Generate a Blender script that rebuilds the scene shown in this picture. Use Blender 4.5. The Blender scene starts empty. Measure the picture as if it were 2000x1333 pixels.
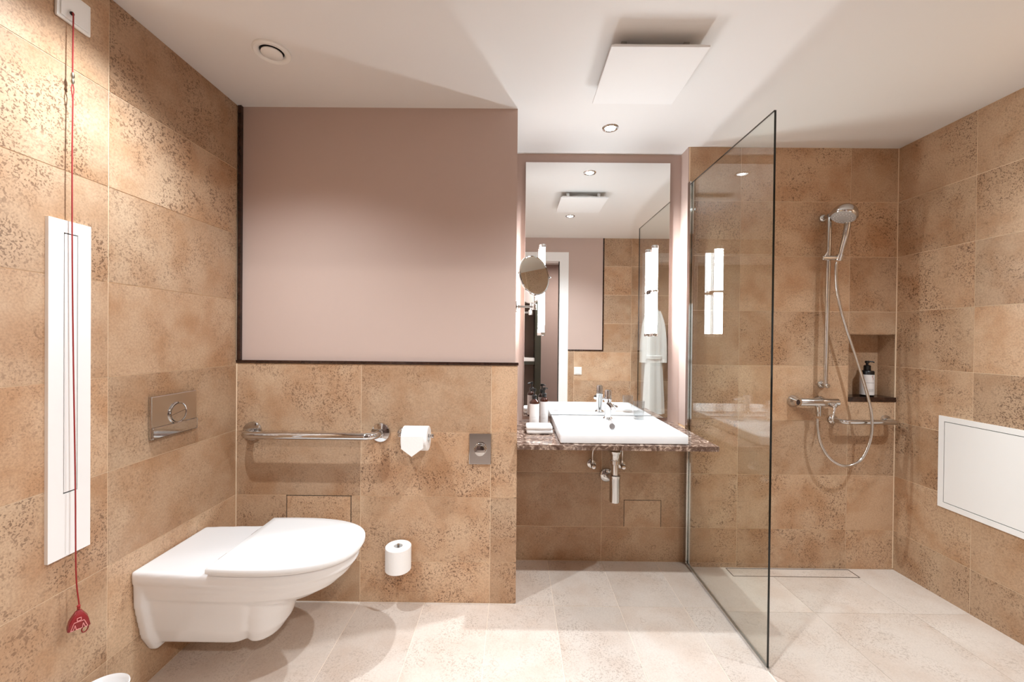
import bpy, bmesh, math, random
from mathutils import Vector, Matrix
random.seed(7)
SC = bpy.context.scene
COL = SC.collection

# ------------------------------------------------------------------ camera
F_PX, YAW, PITCH, ROLL, CAM_Z = 789.9, 0.00462, -0.0063, 0.00978, 1.2364
cam = bpy.data.cameras.new('camera'); cam_o = bpy.data.objects.new('camera', cam); COL.objects.link(cam_o)
cam.sensor_width = 36.0; cam.lens = 36.0 * F_PX / 2000.0; cam.clip_start = 0.01; cam.clip_end = 50
fw = Vector((-math.sin(YAW) * math.cos(PITCH), math.cos(YAW) * math.cos(PITCH), math.sin(PITCH)))
rt = Vector((math.cos(YAW), math.sin(YAW), 0)); up = rt.cross(fw)
rt2 = rt * math.cos(ROLL) + up * math.sin(ROLL); up2 = up * math.cos(ROLL) - rt * math.sin(ROLL)
M = Matrix((rt2, up2, -fw)).transposed().to_4x4(); M.translation = (0, 0, CAM_Z)
cam_o.matrix_world = M
SC.camera = cam_o

# ------------------------------------------------------------------ light set-up
W = bpy.data.worlds.new('world'); SC.world = W; W.use_nodes = True
W.node_tree.nodes['Background'].inputs[0].default_value = (0.9, 0.85, 0.8, 1)
W.node_tree.nodes['Background'].inputs[1].default_value = 0.02
DOWNLIGHT_W = 80.0
TUBE_STRENGTH = 92.0
LIGHT_COL = (0.855, 0.94, 1.0)
TUBE_COL = (0.88, 0.95, 1.0)
DOWNLIGHTS = [(0.477, 2.055, 1.0), (0.48, 1.13, 0.96), (-0.95, 1.13, 0.84), (1.90, 1.13, 0.80)]   # x, y, relative output
SC.view_settings.view_transform = 'Standard'; SC.view_settings.look = 'None'
SC.view_settings.gamma = 1.0; SC.view_settings.use_curve_mapping = False
SC.view_settings.exposure = 0.47
SC.cycles.use_denoising = True; SC.cycles.use_light_tree = False
SC.cycles.use_adaptive_sampling = True; SC.cycles.adaptive_threshold = 0.03
SC.cycles.max_bounces = 7; SC.cycles.diffuse_bounces = 4; SC.cycles.glossy_bounces = 5
SC.cycles.transparent_max_bounces = 10; SC.cycles.transmission_bounces = 10
SC.cycles.caustics_reflective = False; SC.cycles.caustics_refractive = False
SC.cycles.sample_clamp_indirect = 6.0

# ------------------------------------------------------------------ room dimensions (metres)
XL, XR = -1.2925, 2.1185         # left and right wall faces
YP, YS, YM = 1.878, 2.249, 2.349 # partition, shower wall, recessed mirror wall
YE = 0.37                        # entrance wall face (the camera stands in its doorway)
ZC = 2.307
XPE = 0.020                      # free edge of the partition
XG = 0.966                       # glass screen
T, Z0 = 0.303, 0.191
ZTRIM = 1.112
ROWS = [Z0 + T * k for k in range(7)]
TP = 0.0015                      # how far tiles stand proud of the grout

# ------------------------------------------------------------------ helpers
def lin(c):
    return tuple(((v / 255) / 12.92 if v / 255 <= 0.04045 else ((v / 255 + 0.055) / 1.055) ** 2.4) for v in c) + (1.0,)

def new_mat(name):
    m = bpy.data.materials.new(name); m.use_nodes = True
    nt = m.node_tree; b = nt.nodes['Principled BSDF']
    return m, nt, b

def mat(name, col, rough=0.5, metal=0.0, spec=0.5, noise=0.0, nscale=30.0, bump=0.0, **kw):
    m, nt, b = new_mat(name)
    b.inputs['Roughness'].default_value = rough; b.inputs['Metallic'].default_value = metal
    b.inputs['Specular IOR Level'].default_value = spec
    c = lin(col) if max(col) > 1 else tuple(col) + (1,)
    b.inputs['Base Color'].default_value = c
    tc = nt.nodes.new('ShaderNodeTexCoord'); n = nt.nodes.new('ShaderNodeTexNoise')
    n.inputs['Scale'].default_value = nscale; n.inputs['Detail'].default_value = 3
    nt.links.new(tc.outputs['Object'], n.inputs['Vector'])
    if noise > 0:
        mr = nt.nodes.new('ShaderNodeMapRange'); mr.inputs[3].default_value = 1 - noise; mr.inputs[4].default_value = 1 + noise
        nt.links.new(n.outputs['Fac'], mr.inputs[0])
        mx = nt.nodes.new('ShaderNodeVectorMath'); mx.operation = 'SCALE'; mx.inputs[0].default_value = c[:3]
        nt.links.new(mr.outputs[0], mx.inputs['Scale']); nt.links.new(mx.outputs[0], b.inputs['Base Color'])
    if bump > 0:
        bp = nt.nodes.new('ShaderNodeBump'); bp.inputs['Strength'].default_value = bump; bp.inputs['Distance'].default_value = 0.002
        nt.links.new(n.outputs['Fac'], bp.inputs['Height']); nt.links.new(bp.outputs[0], b.inputs['Normal'])
    for k, v in kw.items():
        b.inputs[k.replace('_', ' ')].default_value = v
    return m

def stone(name, c_main, c_warm, c_pale, c_dark, pits=1.0, vary=0.12, rough=0.42, palef=0.5):
    """limestone with fossil specks; every tile object gets its own offset and tone"""
    m, nt, b = new_mat(name); N = nt.nodes.new; L = nt.links.new
    tc = N('ShaderNodeTexCoord'); oi = N('ShaderNodeObjectInfo')
    sc = N('ShaderNodeVectorMath'); sc.operation = 'SCALE'; sc.inputs[0].default_value = (37.0, 71.0, 53.0)
    L(oi.outputs['Random'], sc.inputs['Scale'])
    ad = N('ShaderNodeVectorMath'); ad.operation = 'ADD'; L(tc.outputs['Object'], ad.inputs[0]); L(sc.outputs[0], ad.inputs[1])
    P = ad.outputs[0]
    def noise(s, d=3.0, r=0.55, dist=0.0):
        n = N('ShaderNodeTexNoise'); n.inputs['Scale'].default_value = s; n.inputs['Detail'].default_value = d
        n.inputs['Roughness'].default_value = r; n.inputs['Distortion'].default_value = dist; L(P, n.inputs['Vector']); return n.outputs['Fac']
    def ramp(x, a, z, lo=0.0, hi=1.0):
        q = N('ShaderNodeMapRange'); q.interpolation_type = 'SMOOTHSTEP'
        for i, v in zip((1, 2, 3, 4), (a, z, lo, hi)): q.inputs[i].default_value = v
        L(x, q.inputs[0]); return q.outputs[0]
    def math_(op, x, y):
        q = N('ShaderNodeMath'); q.operation = op
        for i, v in enumerate((x, y)):
            if isinstance(v, (int, float)): q.inputs[i].default_value = v
            else: L(v, q.inputs[i])
        return q.outputs[0]
    def mix(f, a, c):
        q = N('ShaderNodeMix'); q.data_type = 'RGBA'
        L(f, q.inputs['Factor'])
        for key, v in (('A', a), ('B', c)):
            sock = [s for s in q.inputs if s.name == key and s.type == 'RGBA'][0]
            if isinstance(v, tuple): sock.default_value = v
            else: L(v, sock)
        return [s for s in q.outputs if s.type == 'RGBA'][0]
    col = mix(ramp(noise(5.0, 3.0, 0.6), 0.36, 0.74), lin(c_main), lin(c_warm))
    col = mix(ramp(noise(3.1, 2.0, 0.6), 0.50, 0.72, 0, palef), col, lin(c_pale))
    clus = ramp(noise(6.0, 2.0, 0.6), 0.38, 0.60, 0.18, 1.0)
    tilef = ramp(oi.outputs['Random'], 0.0, 1.0, 0.35, 1.0)
    pf = math_('MULTIPLY', clus, tilef)
    p1 = math_('MULTIPLY', ramp(noise(190.0, 1.0, 0.5), 0.57, 0.64), pf)
    p2 = math_('MULTIPLY', ramp(noise(82.0, 2.0, 0.55), 0.595, 0.645), pf)
    pit = math_('MULTIPLY', math_('MAXIMUM', p1, p2), 0.72 * pits)
    fine = ramp(noise(160.0, 2.0, 0.6), 0.3, 0.75, 0.0, 0.22 * pits)
    col = mix(fine, col, lin(c_dark)); col = mix(pit, col, lin(c_dark))
    # curled fossil outlines
    v = N('ShaderNodeTexVoronoi'); v.feature = 'F1'; v.inputs['Scale'].default_value = 9.0
    wv = N('ShaderNodeVectorMath'); wv.operation = 'ADD'; L(P, wv.inputs[0])
    nn = N('ShaderNodeTexNoise'); nn.inputs['Scale'].default_value = 14.0; L(P, nn.inputs['Vector'])
    ns = N('ShaderNodeVectorMath'); ns.operation = 'SCALE'; ns.inputs['Scale'].default_value = 0.07; L(nn.outputs['Color'], ns.inputs[0])
    L(ns.outputs[0], wv.inputs[1]); L(wv.outputs[0], v.inputs['Vector'])
    ring = math_('MULTIPLY', ramp(v.outputs['Distance'], 0.10, 0.12), ramp(v.outputs['Distance'], 0.155, 0.135))
    ring = math_('MULTIPLY', ring, ramp(noise(11.0, 1.0), 0.56, 0.62, 0.0, 0.40 * pits))
    col = mix(ring, col, lin(c_dark))
    # tone of the single tile
    wn = N('ShaderNodeTexWhiteNoise'); wn.noise_dimensions = '1D'; L(oi.outputs['Random'], wn.inputs['W'])
    tone = N('ShaderNodeMapRange'); tone.inputs[3].default_value = 1 - vary; tone.inputs[4].default_value = 1 + vary; L(wn.outputs['Value'], tone.inputs[0])
    fin = N('ShaderNodeVectorMath'); fin.operation = 'SCALE'; L(col, fin.inputs[0]); L(tone.outputs[0], fin.inputs['Scale'])
    L(fin.outputs[0], b.inputs['Base Color'])
    b.inputs['Roughness'].default_value = rough; b.inputs['Specular IOR Level'].default_value = 0.4
    return m

def marble(name, base, vein, scale=18.0, lo=0.5, hi=0.68, rough=0.15):
    m, nt, b = new_mat(name); N = nt.nodes.new; L = nt.links.new
    tc = N('ShaderNodeTexCoord')
    n = N('ShaderNodeTexNoise'); n.inputs['Scale'].default_value = scale; n.inputs['Detail'].default_value = 8; n.inputs['Roughness'].default_value = 0.72; n.inputs['Distortion'].default_value = 1.6
    L(tc.outputs['Object'], n.inputs['Vector'])
    cr = N('ShaderNodeValToRGB'); e = cr.color_ramp.elements
    e[0].position = lo - 0.14; e[0].color = lin(base); e[1].position = hi; e[1].color = lin(vein)
    k = e.new((lo + hi) / 2 - 0.05); k.color = lin(tuple((a * 2 + c) / 3 for a, c in zip(base, vein)))
    L(n.outputs['Fac'], cr.inputs[0]); L(cr.outputs[0], b.inputs['Base Color'])
    b.inputs['Roughness'].default_value = rough
    return m

def emit_mat(name, col, strength):
    m = bpy.data.materials.new(name); m.use_nodes = True; nt = m.node_tree
    for n in list(nt.nodes): nt.nodes.remove(n)
    e = nt.nodes.new('ShaderNodeEmission'); o = nt.nodes.new('ShaderNodeOutputMaterial')
    e.inputs[0].default_value = tuple(col) + (1,); e.inputs[1].default_value = strength
    nt.links.new(e.outputs[0], o.inputs[0]); return m

def pane_mat(name, tint, ior=1.5):
    """clear sheet glass: straight transmission plus Fresnel reflection on either face"""
    m = bpy.data.materials.new(name); m.use_nodes = True; nt = m.node_tree; N = nt.nodes.new; L = nt.links.new
    for n in list(nt.nodes): nt.nodes.remove(n)
    o = N('ShaderNodeOutputMaterial'); mx = N('ShaderNodeMixShader'); tr = N('ShaderNodeBsdfTransparent'); gl = N('ShaderNodeBsdfGlossy')
    tr.inputs[0].default_value = tuple(tint) + (1,); gl.inputs['Roughness'].default_value = 0.0
    fr = N('ShaderNodeFresnel'); ge = N('ShaderNodeNewGeometry')
    mr = N('ShaderNodeMapRange'); mr.inputs[3].default_value = ior; mr.inputs[4].default_value = 1 / ior
    L(ge.outputs['Backfacing'], mr.inputs[0]); L(mr.outputs[0], fr.inputs['IOR'])
    L(fr.outputs[0], mx.inputs[0]); L(tr.outputs[0], mx.inputs[1]); L(gl.outputs[0], mx.inputs[2]); L(mx.outputs[0], o.inputs[0])
    return m

TILE = stone('wall_limestone', (197, 165, 135), (180, 139, 104), (214, 189, 160), (80, 48, 30), vary=0.15)
FLOOR = stone('floor_limestone', (216, 203, 192), (208, 190, 176), (226, 215, 205), (140, 116, 100), pits=0.55, vary=0.05, rough=0.33)
GROUT = mat('cream_grout', (236, 212, 182), 0.8, noise=0.05)
SGROUT = mat('shower_grout', (232, 223, 214), 0.7, noise=0.05)
FGROUT = mat('floor_grout', (236, 220, 204), 0.8, noise=0.05)
PAINT = mat('mauve_paint', (193, 170, 159), 0.7, noise=0.012, nscale=3)
CEIL = mat('ceiling_paint', (232, 229, 226), 0.85, noise=0.01, nscale=3)
WHITE = mat('white_lacquer', (242, 240, 238), 0.35, noise=0.008)
MATTW = mat('matt_white_steel', (236, 234, 232), 0.8, spec=0.2, noise=0.008)
PLASTIC = mat('white_plastic', (240, 238, 234), 0.3, noise=0.008)
CERAMIC = mat('white_ceramic', (232, 231, 231), 0.08, noise=0.006, nscale=8)
SEATM = mat('white_duroplast', (236, 236, 236), 0.18, noise=0.006, nscale=8)
CHROME = mat('chrome', (0.62, 0.615, 0.61), 0.045, 1.0, noise=0.02)
STEEL = mat('satin_chrome', (0.62, 0.60, 0.58), 0.16, 1.0, noise=0.03)
MIRROR = mat('mirror_silver', (0.93, 0.93, 0.92), 0.0, 1.0)
DARKMARBLE = marble('dark_marble', (34, 18, 14), (112, 80, 60), 22, 0.5, 0.80, 0.2)
COUNTERM = marble('brown_marble', (62, 40, 32), (214, 190, 172), 26, 0.46, 0.66, 0.10)
BLACK = mat('black_gap', (14, 12, 11), 0.6, noise=0.05)
BLACKPL = mat('black_plastic', (16, 15, 15), 0.3, noise=0.05)
AMBER = mat('amber_glass', (58, 24, 12), 0.08, noise=0.05)
LABELM = mat('paper_label', (226, 222, 220), 0.6, noise=0.01)
PRINTPALE = mat('pale_print', (196, 192, 190), 0.7, noise=0.02)
PRINT = mat('label_print', (70, 62, 60), 0.7, noise=0.02)
EMBLEM = mat('emblem_print', (172, 96, 76), 0.7, noise=0.02)
TOWELM = mat('terry_cotton', (230, 229, 228), 0.95, noise=0.02, nscale=250, bump=0.6)
PAPER = mat('toilet_paper', (244, 242, 240), 0.95, noise=0.015, nscale=120, bump=0.2)
REDPL = mat('red_plastic', (140, 34, 38), 0.35, noise=0.04)
REDCORD = mat('red_cord', (150, 36, 34), 0.7, noise=0.08, nscale=200)
PINKLINE = mat('pink_print', (226, 150, 148), 0.5, noise=0.02)
BRASS = mat('dull_metal', (0.45, 0.40, 0.33), 0.3, 1.0, noise=0.05)
ALU = mat('brushed_aluminium', (0.72, 0.71, 0.70), 0.4, 1.0, noise=0.03)
GLASS = pane_mat('screen_glass', (0.965, 0.975, 0.955))
GLASSEDGE = mat('glass_edge', (10, 16, 13), 0.12, noise=0.03)
DOORM = mat('hall_door', (150, 128, 120), 0.5, noise=0.02)
HALLM = mat('hall_paint', (158, 136, 128), 0.8, noise=0.02)
HALLFL = mat('hall_floor', (176, 158, 146), 0.5, noise=0.08)
DARKWOOD = mat('dark_wood', (52, 50, 38), 0.4, noise=0.12)
CLEAR = pane_mat('clear_glass', (.90, .905, .905), 1.6)
TUBE = emit_mat('lamp_tube', TUBE_COL, TUBE_STRENGTH)
LENS = emit_mat('downlight_lens', LIGHT_COL, 30.0)

# ------------------------------------------------------------------ mesh helpers
def finish(name, bm, m, parent=None, smooth=False, origin=None):
    """link a bmesh (world coordinates) as one object; its origin sits at `origin` or its centre"""
    bmesh.ops.recalc_face_normals(bm, faces=bm.faces[:])
    vs = [v.co for v in bm.verts]
    if origin is None:
        origin = (sum(vs, Vector()) / len(vs)) if parent is None or parent.type == 'MESH' else parent['_o']
    origin = Vector(origin)
    bmesh.ops.translate(bm, verts=bm.verts, vec=-origin)
    me = bpy.data.meshes.new(name); bm.to_mesh(me); bm.free()
    for mm in (m if isinstance(m, (list, tuple)) else [m]): me.materials.append(mm)
    if smooth:
        for p in me.polygons: p.use_smooth = True
        me.set_sharp_from_angle(angle=math.radians(38))
    o = bpy.data.objects.new(name, me); COL.objects.link(o)
    pw = Vector((0, 0, 0))
    if parent is not None:
        o.parent = parent; q = parent
        while q is not None: pw += q.location; q = q.parent
    o.location = origin - pw
    return o

def tag(o, label, cat, group=None, kind=None):
    o['label'] = label; o['category'] = cat
    if group: o['group'] = group
    if kind: o['kind'] = kind
    return o

def thing(name, loc, label, cat, group=None):
    o = bpy.data.objects.new(name, None); COL.objects.link(o); o.location = loc; o.empty_display_size = 0.05
    o['_o'] = tuple(loc)
    return tag(o, label, cat, group)

def box(x0, x1, y0, y1, z0, z1, bev=0.0, seg=2, bm=None):
    n = bmesh.new()
    bmesh.ops.create_cube(n, size=1.0)
    for v in n.verts:
        v.co = Vector((x0 + (v.co.x + .5) * (x1 - x0), y0 + (v.co.y + .5) * (y1 - y0), z0 + (v.co.z + .5) * (z1 - z0)))
    if bev > 0: bmesh.ops.bevel(n, geom=n.edges[:], offset=bev, segments=seg, affect='EDGES', profile=0.5)
    return merge(bm, n)

def merge(bm, n):
    if bm is None: return n
    me = bpy.data.meshes.new('tmp'); n.to_mesh(me); n.free(); bm.from_mesh(me); bpy.data.meshes.remove(me)
    return bm

def frame_for(d):
    d = Vector(d).normalized(); a = Vector((0, 0, 1)) if abs(d.z) < 0.9 else Vector((1, 0, 0))
    u = a.cross(d).normalized(); return u, d.cross(u), d

def lathe(profile, base, axis, seg=32, bm=None, cap=True):
    """profile: (radius, distance along axis); revolved about axis through base"""
    u, v, d = frame_for(axis); base = Vector(base); n = bmesh.new(); rings = []
    for r, h in profile:
        c = base + d * h
        if r < 1e-6: rings.append([n.verts.new(c)])
        else: rings.append([n.verts.new(c + (u * math.cos(t) + v * math.sin(t)) * r) for t in [2 * math.pi * i / seg for i in range(seg)]])
    for a, c in zip(rings, rings[1:]):
        for i in range(seg):
            j = (i + 1) % seg
            if len(a) == 1 and len(c) == 1: continue
            if len(a) == 1: n.faces.new((a[0], c[i], c[j]))
            elif len(c) == 1: n.faces.new((a[i], a[j], c[0]))
            else: n.faces.new((a[i], a[j], c[j], c[i]))
    if cap:
        for r in (rings[0], rings[-1]):
            if len(r) > 1: n.faces.new(r)
    return merge(bm, n)

def cyl(p0, p1, r, seg=24, bm=None, bev=0.0, r1=None):
    p0, p1 = Vector(p0), Vector(p1); h = (p1 - p0).length; r1 = r if r1 is None else r1
    pr = [(r, 0), (r1, h)] if bev <= 0 else [(r - bev, 0), (r, bev), (r1, h - bev), (r1 - bev, h)]
    return lathe(pr, p0, p1 - p0, seg, bm)

def smooth_path(pts, n=8):
    pts = [Vector(p) for p in pts]; out = []
    for i in range(len(pts) - 1):
        p0 = pts[max(i - 1, 0)]; p1 = pts[i]; p2 = pts[i + 1]; p3 = pts[min(i + 2, len(pts) - 1)]
        for k in range(n):
            t = k / n
            out.append(0.5 * ((2 * p1) + (p2 - p0) * t + (2 * p0 - 5 * p1 + 4 * p2 - p3) * t * t + (3 * p1 - p0 - 3 * p2 + p3) * t ** 3))
    out.append(pts[-1]); return out

def tube(pts, r, seg=14, bm=None, ribs=None):
    pts = [Vector(p) for p in pts]; n = bmesh.new(); rings = []
    d0 = (pts[1] - pts[0]).normalized(); u, v, _ = frame_for(d0)
    for i, p in enumerate(pts):
        d = (pts[min(i + 1, len(pts) - 1)] - pts[max(i - 1, 0)]).normalized()
        u = (u - d * u.dot(d)).normalized(); v = d.cross(u)
        rr = r[i] if isinstance(r, (list, tuple)) else r
        if ribs: rr *= 1 + ribs * (1 if i % 2 else -1)
        rings.append([n.verts.new(p + (u * math.cos(t) + v * math.sin(t)) * rr) for t in [2 * math.pi * k / seg for k in range(seg)]])
    for a, c in zip(rings, rings[1:]):
        for i in range(seg): n.faces.new((a[i], a[(i + 1) % seg], c[(i + 1) % seg], c[i]))
    n.faces.new(rings[0]); n.faces.new(rings[-1])
    return merge(bm, n)

def resample(pts, step):
    out = [pts[0]]; acc = 0
    for a, c in zip(pts, pts[1:]):
        L = (c - a).length; t = step - acc
        while t <= L: out.append(a + (c - a) * (t / L)); t += step
        acc = (acc + L) % step
    return out

def loft(sections, bm=None, cap=True):
    n = bmesh.new(); R = [[n.verts.new(p) for p in s] for s in sections]; k = len(R[0])
    for a, c in zip(R, R[1:]):
        for i in range(k): n.faces.new((a[i], a[(i + 1) % k], c[(i + 1) % k], c[i]))
    if cap: n.faces.new(R[0]); n.faces.new(R[-1])
    return merge(bm, n)

AX = {'x': (1, 2, 0), 'y': (0, 2, 1), 'z': (0, 1, 2)}
def slab(plane, rect, d0, d1, holes=(), zf=None):
    """plate lying in a plane, with rectangular holes, as one connected mesh"""
    u0, u1, v0, v1 = rect; eps = 1e-6
    us = sorted({u0, u1} | {min(max(h[i], u0), u1) for h in holes for i in (0, 1)})
    vs = sorted({v0, v1} | {min(max(h[i], v0), v1) for h in holes for i in (2, 3)})
    us = [a for i, a in enumerate(us) if i == 0 or a - us[i - 1] > eps]; vs = [a for i, a in enumerate(vs) if i == 0 or a - vs[i - 1] > eps]
    a, c, d = AX[plane]; n = bmesh.new(); cache = {}
    def V(i, j, k):
        if (i, j, k) not in cache:
            p = [0, 0, 0]; p[a] = us[i]; p[c] = vs[j]; p[d] = (d0, d1)[k]
            if zf: p[2] += zf(p[1])
            cache[(i, j, k)] = n.verts.new(p)
        return cache[(i, j, k)]
    fill = {}
    for i in range(len(us) - 1):
        for j in range(len(vs) - 1):
            mu, mv = (us[i] + us[i + 1]) / 2, (vs[j] + vs[j + 1]) / 2
            fill[i, j] = not any(h[0] < mu < h[1] and h[2] < mv < h[3] for h in holes)
    for (i, j), f in fill.items():
        if not f: continue
        for k in (0, 1): n.faces.new((V(i, j, k), V(i + 1, j, k), V(i + 1, j + 1, k), V(i, j + 1, k)))
        for (di, dj, e0, e1) in ((-1, 0, (i, j), (i, j + 1)), (1, 0, (i + 1, j), (i + 1, j + 1)), (0, -1, (i, j), (i + 1, j)), (0, 1, (i, j + 1), (i + 1, j + 1))):
            if not fill.get((i + di, j + dj), False):
                n.faces.new((V(*e0, 0), V(*e1, 0), V(*e1, 1), V(*e0, 1)))
    return n if n.faces else (n.free() or None)

def tiles(wall, plane, rect, uj, vj, back, front, m, holes=(), gap=0.003, zf=None, name='tile'):
    """one object for each tile of a wall or floor"""
    u0, u1, v0, v1 = rect; g = gap / 2
    U = [u0] + [x for x in sorted(uj) if u0 + .01 < x < u1 - .01] + [u1]
    V = [v0] + [x for x in sorted(vj) if v0 + .01 < x < v1 - .01] + [v1]
    for i in range(len(U) - 1):
        for j in range(len(V) - 1):
            r = (U[i] + g, U[i + 1] - g, V[j] + g, V[j + 1] - g)
            hs = [h for h in holes if h[0] < r[1] and h[1] > r[0] and h[2] < r[3] and h[3] > r[2]]
            bm = slab(plane, r, back, front, hs, zf)
            if bm is not None:
                o = finish(name, bm, m, wall)

def structure(name, bm, m, label, cat):
    return tag(finish(name, bm, m), label, cat, kind='structure')

# ------------------------------------------------------------------ setting: floor and ceiling
ZSH = lambda y: -0.027 * max(0.0, y - 1.262) / (YS - 1.262)
FX = [0.197 + 0.301 * k for k in range(-6, 8)]
FY = [1.865 - 0.603 * k for k in range(0, 4)]
fl = structure('floor', slab('z', (XL - .1, XG, YE - .13, YS + .15), -0.15, -TP), FGROUT, 'pale honed limestone floor of the toilet and vanity area', 'floor')
tiles(fl, 'z', (XL, XG - .004, YE, FY[0]), FX, FY, -TP, 0, FLOOR, name='floor_tile')
tiles(fl, 'z', (XPE, XG - .004, FY[0], YS), FX, [], -TP, 0, FLOOR, name='floor_tile')
tiles(fl, 'z', (XL, XPE, FY[0], YP), FX, [], -TP, 0, FLOOR, name='floor_tile')
sh = bmesh.new()
def quadbox(bm, y0, y1):
    x0, x1 = XG, XR + .1
    V = []
    for zz in (-0.2, None):
        for (x, y) in ((x0, y0), (x1, y0), (x1, y1), (x0, y1)):
            V.append(bm.verts.new((x, y, zz if zz is not None else ZSH(y) - TP)))
    for f in ((0, 1, 2, 3), (4, 5, 6, 7), (0, 1, 5, 4), (1, 2, 6, 5), (2, 3, 7, 6), (3, 0, 4, 7)): bm.faces.new([V[i] for i in f])
quadbox(sh, YE - .13, 1.262); quadbox(sh, 1.262, YS + .15)
bmesh.ops.remove_doubles(sh, verts=sh.verts, dist=1e-5)
inner = [f for f in sh.faces if all(abs(v.co.y - 1.262) < 1e-4 for v in f.verts)]
bmesh.ops.delete(sh, geom=inner, context='FACES_ONLY')
shf = structure('floor_shower', sh, SGROUT, 'sloping pale limestone floor of the walk-in shower', 'floor')
DRAIN = (1.185, 1.865, 2.160, 2.243)
tiles(shf, 'z', (XG + .006, XR, YE, YS), [1.40, 1.85], [1.262, 1.865, 0.66], -TP, 0, FLOOR, holes=[DRAIN], gap=0.0016, zf=ZSH, name='floor_tile')

cl = structure('ceiling', slab('z', (XL - .1, XR + .1, YE - .13, YM + .1), ZC, ZC + .12), CEIL, 'smooth matt white ceiling', 'ceiling')

# ------------------------------------------------------------------ setting: walls
wl = structure('wall_left', slab('x', (YE - .12, YP + .03, -.1, ZC + .1), XL - .12, XL - TP), GROUT, 'left wall of beige fossil limestone tiles behind the toilet', 'wall')
tiles(wl, 'x', (YE, YP, 0, ZC), [1.283, 0.68], ROWS, XL - TP, XL, TILE)
wr = structure('wall_right', slab('x', (YE - .12, YM + .1, -.1, ZC + .1), XR + TP, XR + .12), GROUT, 'right wall of tan limestone tiles inside the shower', 'wall')
tiles(wr, 'x', (YE, YS + .13, -.03, ZC), [1.873, 1.27, 0.667], ROWS, XR + TP, XR, TILE)

PB = YP + .012   # painted upper face of the partition
wp = structure('wall_partition', slab('y', (XL - .1, XPE - .012, -.1, ZC + .05), PB, YM + .1), PAINT, 'mauve painted partition wall above the grab bar', 'wall')
gp = finish('grout_bed', slab('y', (XL, XPE - TP, -.02, ZTRIM - .002), YP + TP, PB), GROUT, wp)
gs = finish('grout_bed', slab('x', (YP + TP, YS, -.02, 0.757), XPE - .012, XPE - TP), GROUT, wp)
ACC1 = (-1.051, -0.754, Z0 + .002, Z0 + T - .002)
tiles(wp, 'y', (XL, XPE, 0, ZTRIM - .002), [-0.708, -0.102], ROWS, YP + TP, YP, TILE, holes=[(ACC1[0] - .0035, ACC1[1] + .0035, Z0, Z0 + T)])
tiles(wp, 'x', (YP, YS, 0, 0.757), [], ROWS, XPE - TP, XPE, TILE)
# dark seam round the inspection tile, then the tile itself
finish('access_seam', slab('y', (ACC1[0] - .005, ACC1[1] + .005, Z0, Z0 + T + .0012), YP + .0007, YP + .0013), BLACK, wp)
finish('access_tile', slab('y', ACC1, YP + .0006, YP - .0002), TILE, wp)
tr = structure('trim_1', box(XL + .001, XPE + .003, YP - .005, PB, ZTRIM - .001, ZTRIM + .012, .0015), DARKMARBLE, 'dark brown marble ledge strip below the mauve panel', 'trim')
tr2 = structure('trim_2', box(XL + .004, XL + .0195, YP - .004, PB, ZTRIM + .012, ZC - .0005, .0015), DARKMARBLE, 'upright dark brown marble strip in the corner left of the mauve panel', 'trim')

XRET = 0.961
wv = structure('wall_vanity', slab('y', (XPE - .05, XRET + .03, -.1, ZC + .05), YM, YM + .12), PAINT, 'mauve painted recess wall behind the vanity mirror', 'wall')
wvl = structure('wall_vanity_lower', slab('y', (XPE, XRET + .004, -.1, 0.735), YS + TP, YM), GROUT, 'shaded tan limestone wall under the vanity counter', 'wall')
ACC2 = (0.624, 0.826, Z0, 0.341)
tiles(wvl, 'y', (XPE, XG, 0, 0.735), [0.497], ROWS, YS + TP, YS, TILE, holes=[(ACC2[0] - .003, ACC2[1] + .003, Z0, ACC2[3] + .003)])
finish('access_seam', slab('y', (ACC2[0] - .005, ACC2[1] + .005, Z0 + .002, ACC2[3] + .005), YS + .0007, YS + .0013), BLACK, wvl)
finish('access_tile', slab('y', (ACC2[0], ACC2[1], Z0 + .0015, ACC2[3]), YS + .0006, YS - .0002), TILE, wvl)

NICHE = (1.853, XR + .02, 0.904, 1.281); ND = 0.115
ws = structure('wall_shower', slab('y', (XRET, XR + .001, -.1, ZC + .05), YS + TP, YM + .1, holes=[(NICHE[0], XR + .01, NICHE[2], NICHE[3])]), GROUT, 'rear shower wall of tan limestone tiles with a corner niche', 'wall')
finish('painted_return', slab('x', (YS + .001, YM, 0.757, ZC), XRET - .004, XRET), PAINT, ws)
tiles(ws, 'y', (XG, XR, -.027, ZC), [1.25, 1.855], ROWS, YS + TP, YS, TILE, holes=[(NICHE[0], XR + .01, NICHE[2], NICHE[3])])
finish('niche_back', slab('y', (NICHE[0] - .02, XR + .02, NICHE[2] - .02, NICHE[3] + .02), YS + ND, YS + ND + .02), TILE, ws)
finish('niche_lining', slab('x', (YS + TP, YS + ND, NICHE[2], NICHE[3]), NICHE[0] - .0005, NICHE[0] + .004), TILE, ws)
finish('niche_soffit', slab('z', (NICHE[0], XR, YS + TP, YS + ND), NICHE[3] - .004, NICHE[3] + .0005), TILE, ws)
finish('edge_bead', box(XR - .006, XR - .001, YS - .001, YS + .004, -.02, ZC), GROUT, ws)
finish('edge_bead', box(XL + .0005, XL + .0045, YP - .001, YP + .004, 0, ZTRIM), GROUT, wp)
ns = thing('niche_shelf', (1.98, YS + .05, NICHE[2]), 'glossy dark marble shelf slab lining the shower niche', 'shelf')
finish('slab', box(NICHE[0] + .004, XR - .001, YS - .004, YS + ND, NICHE[2] + .0005, NICHE[2] + .026, .0015), DARKMARBLE, ns)

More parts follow.
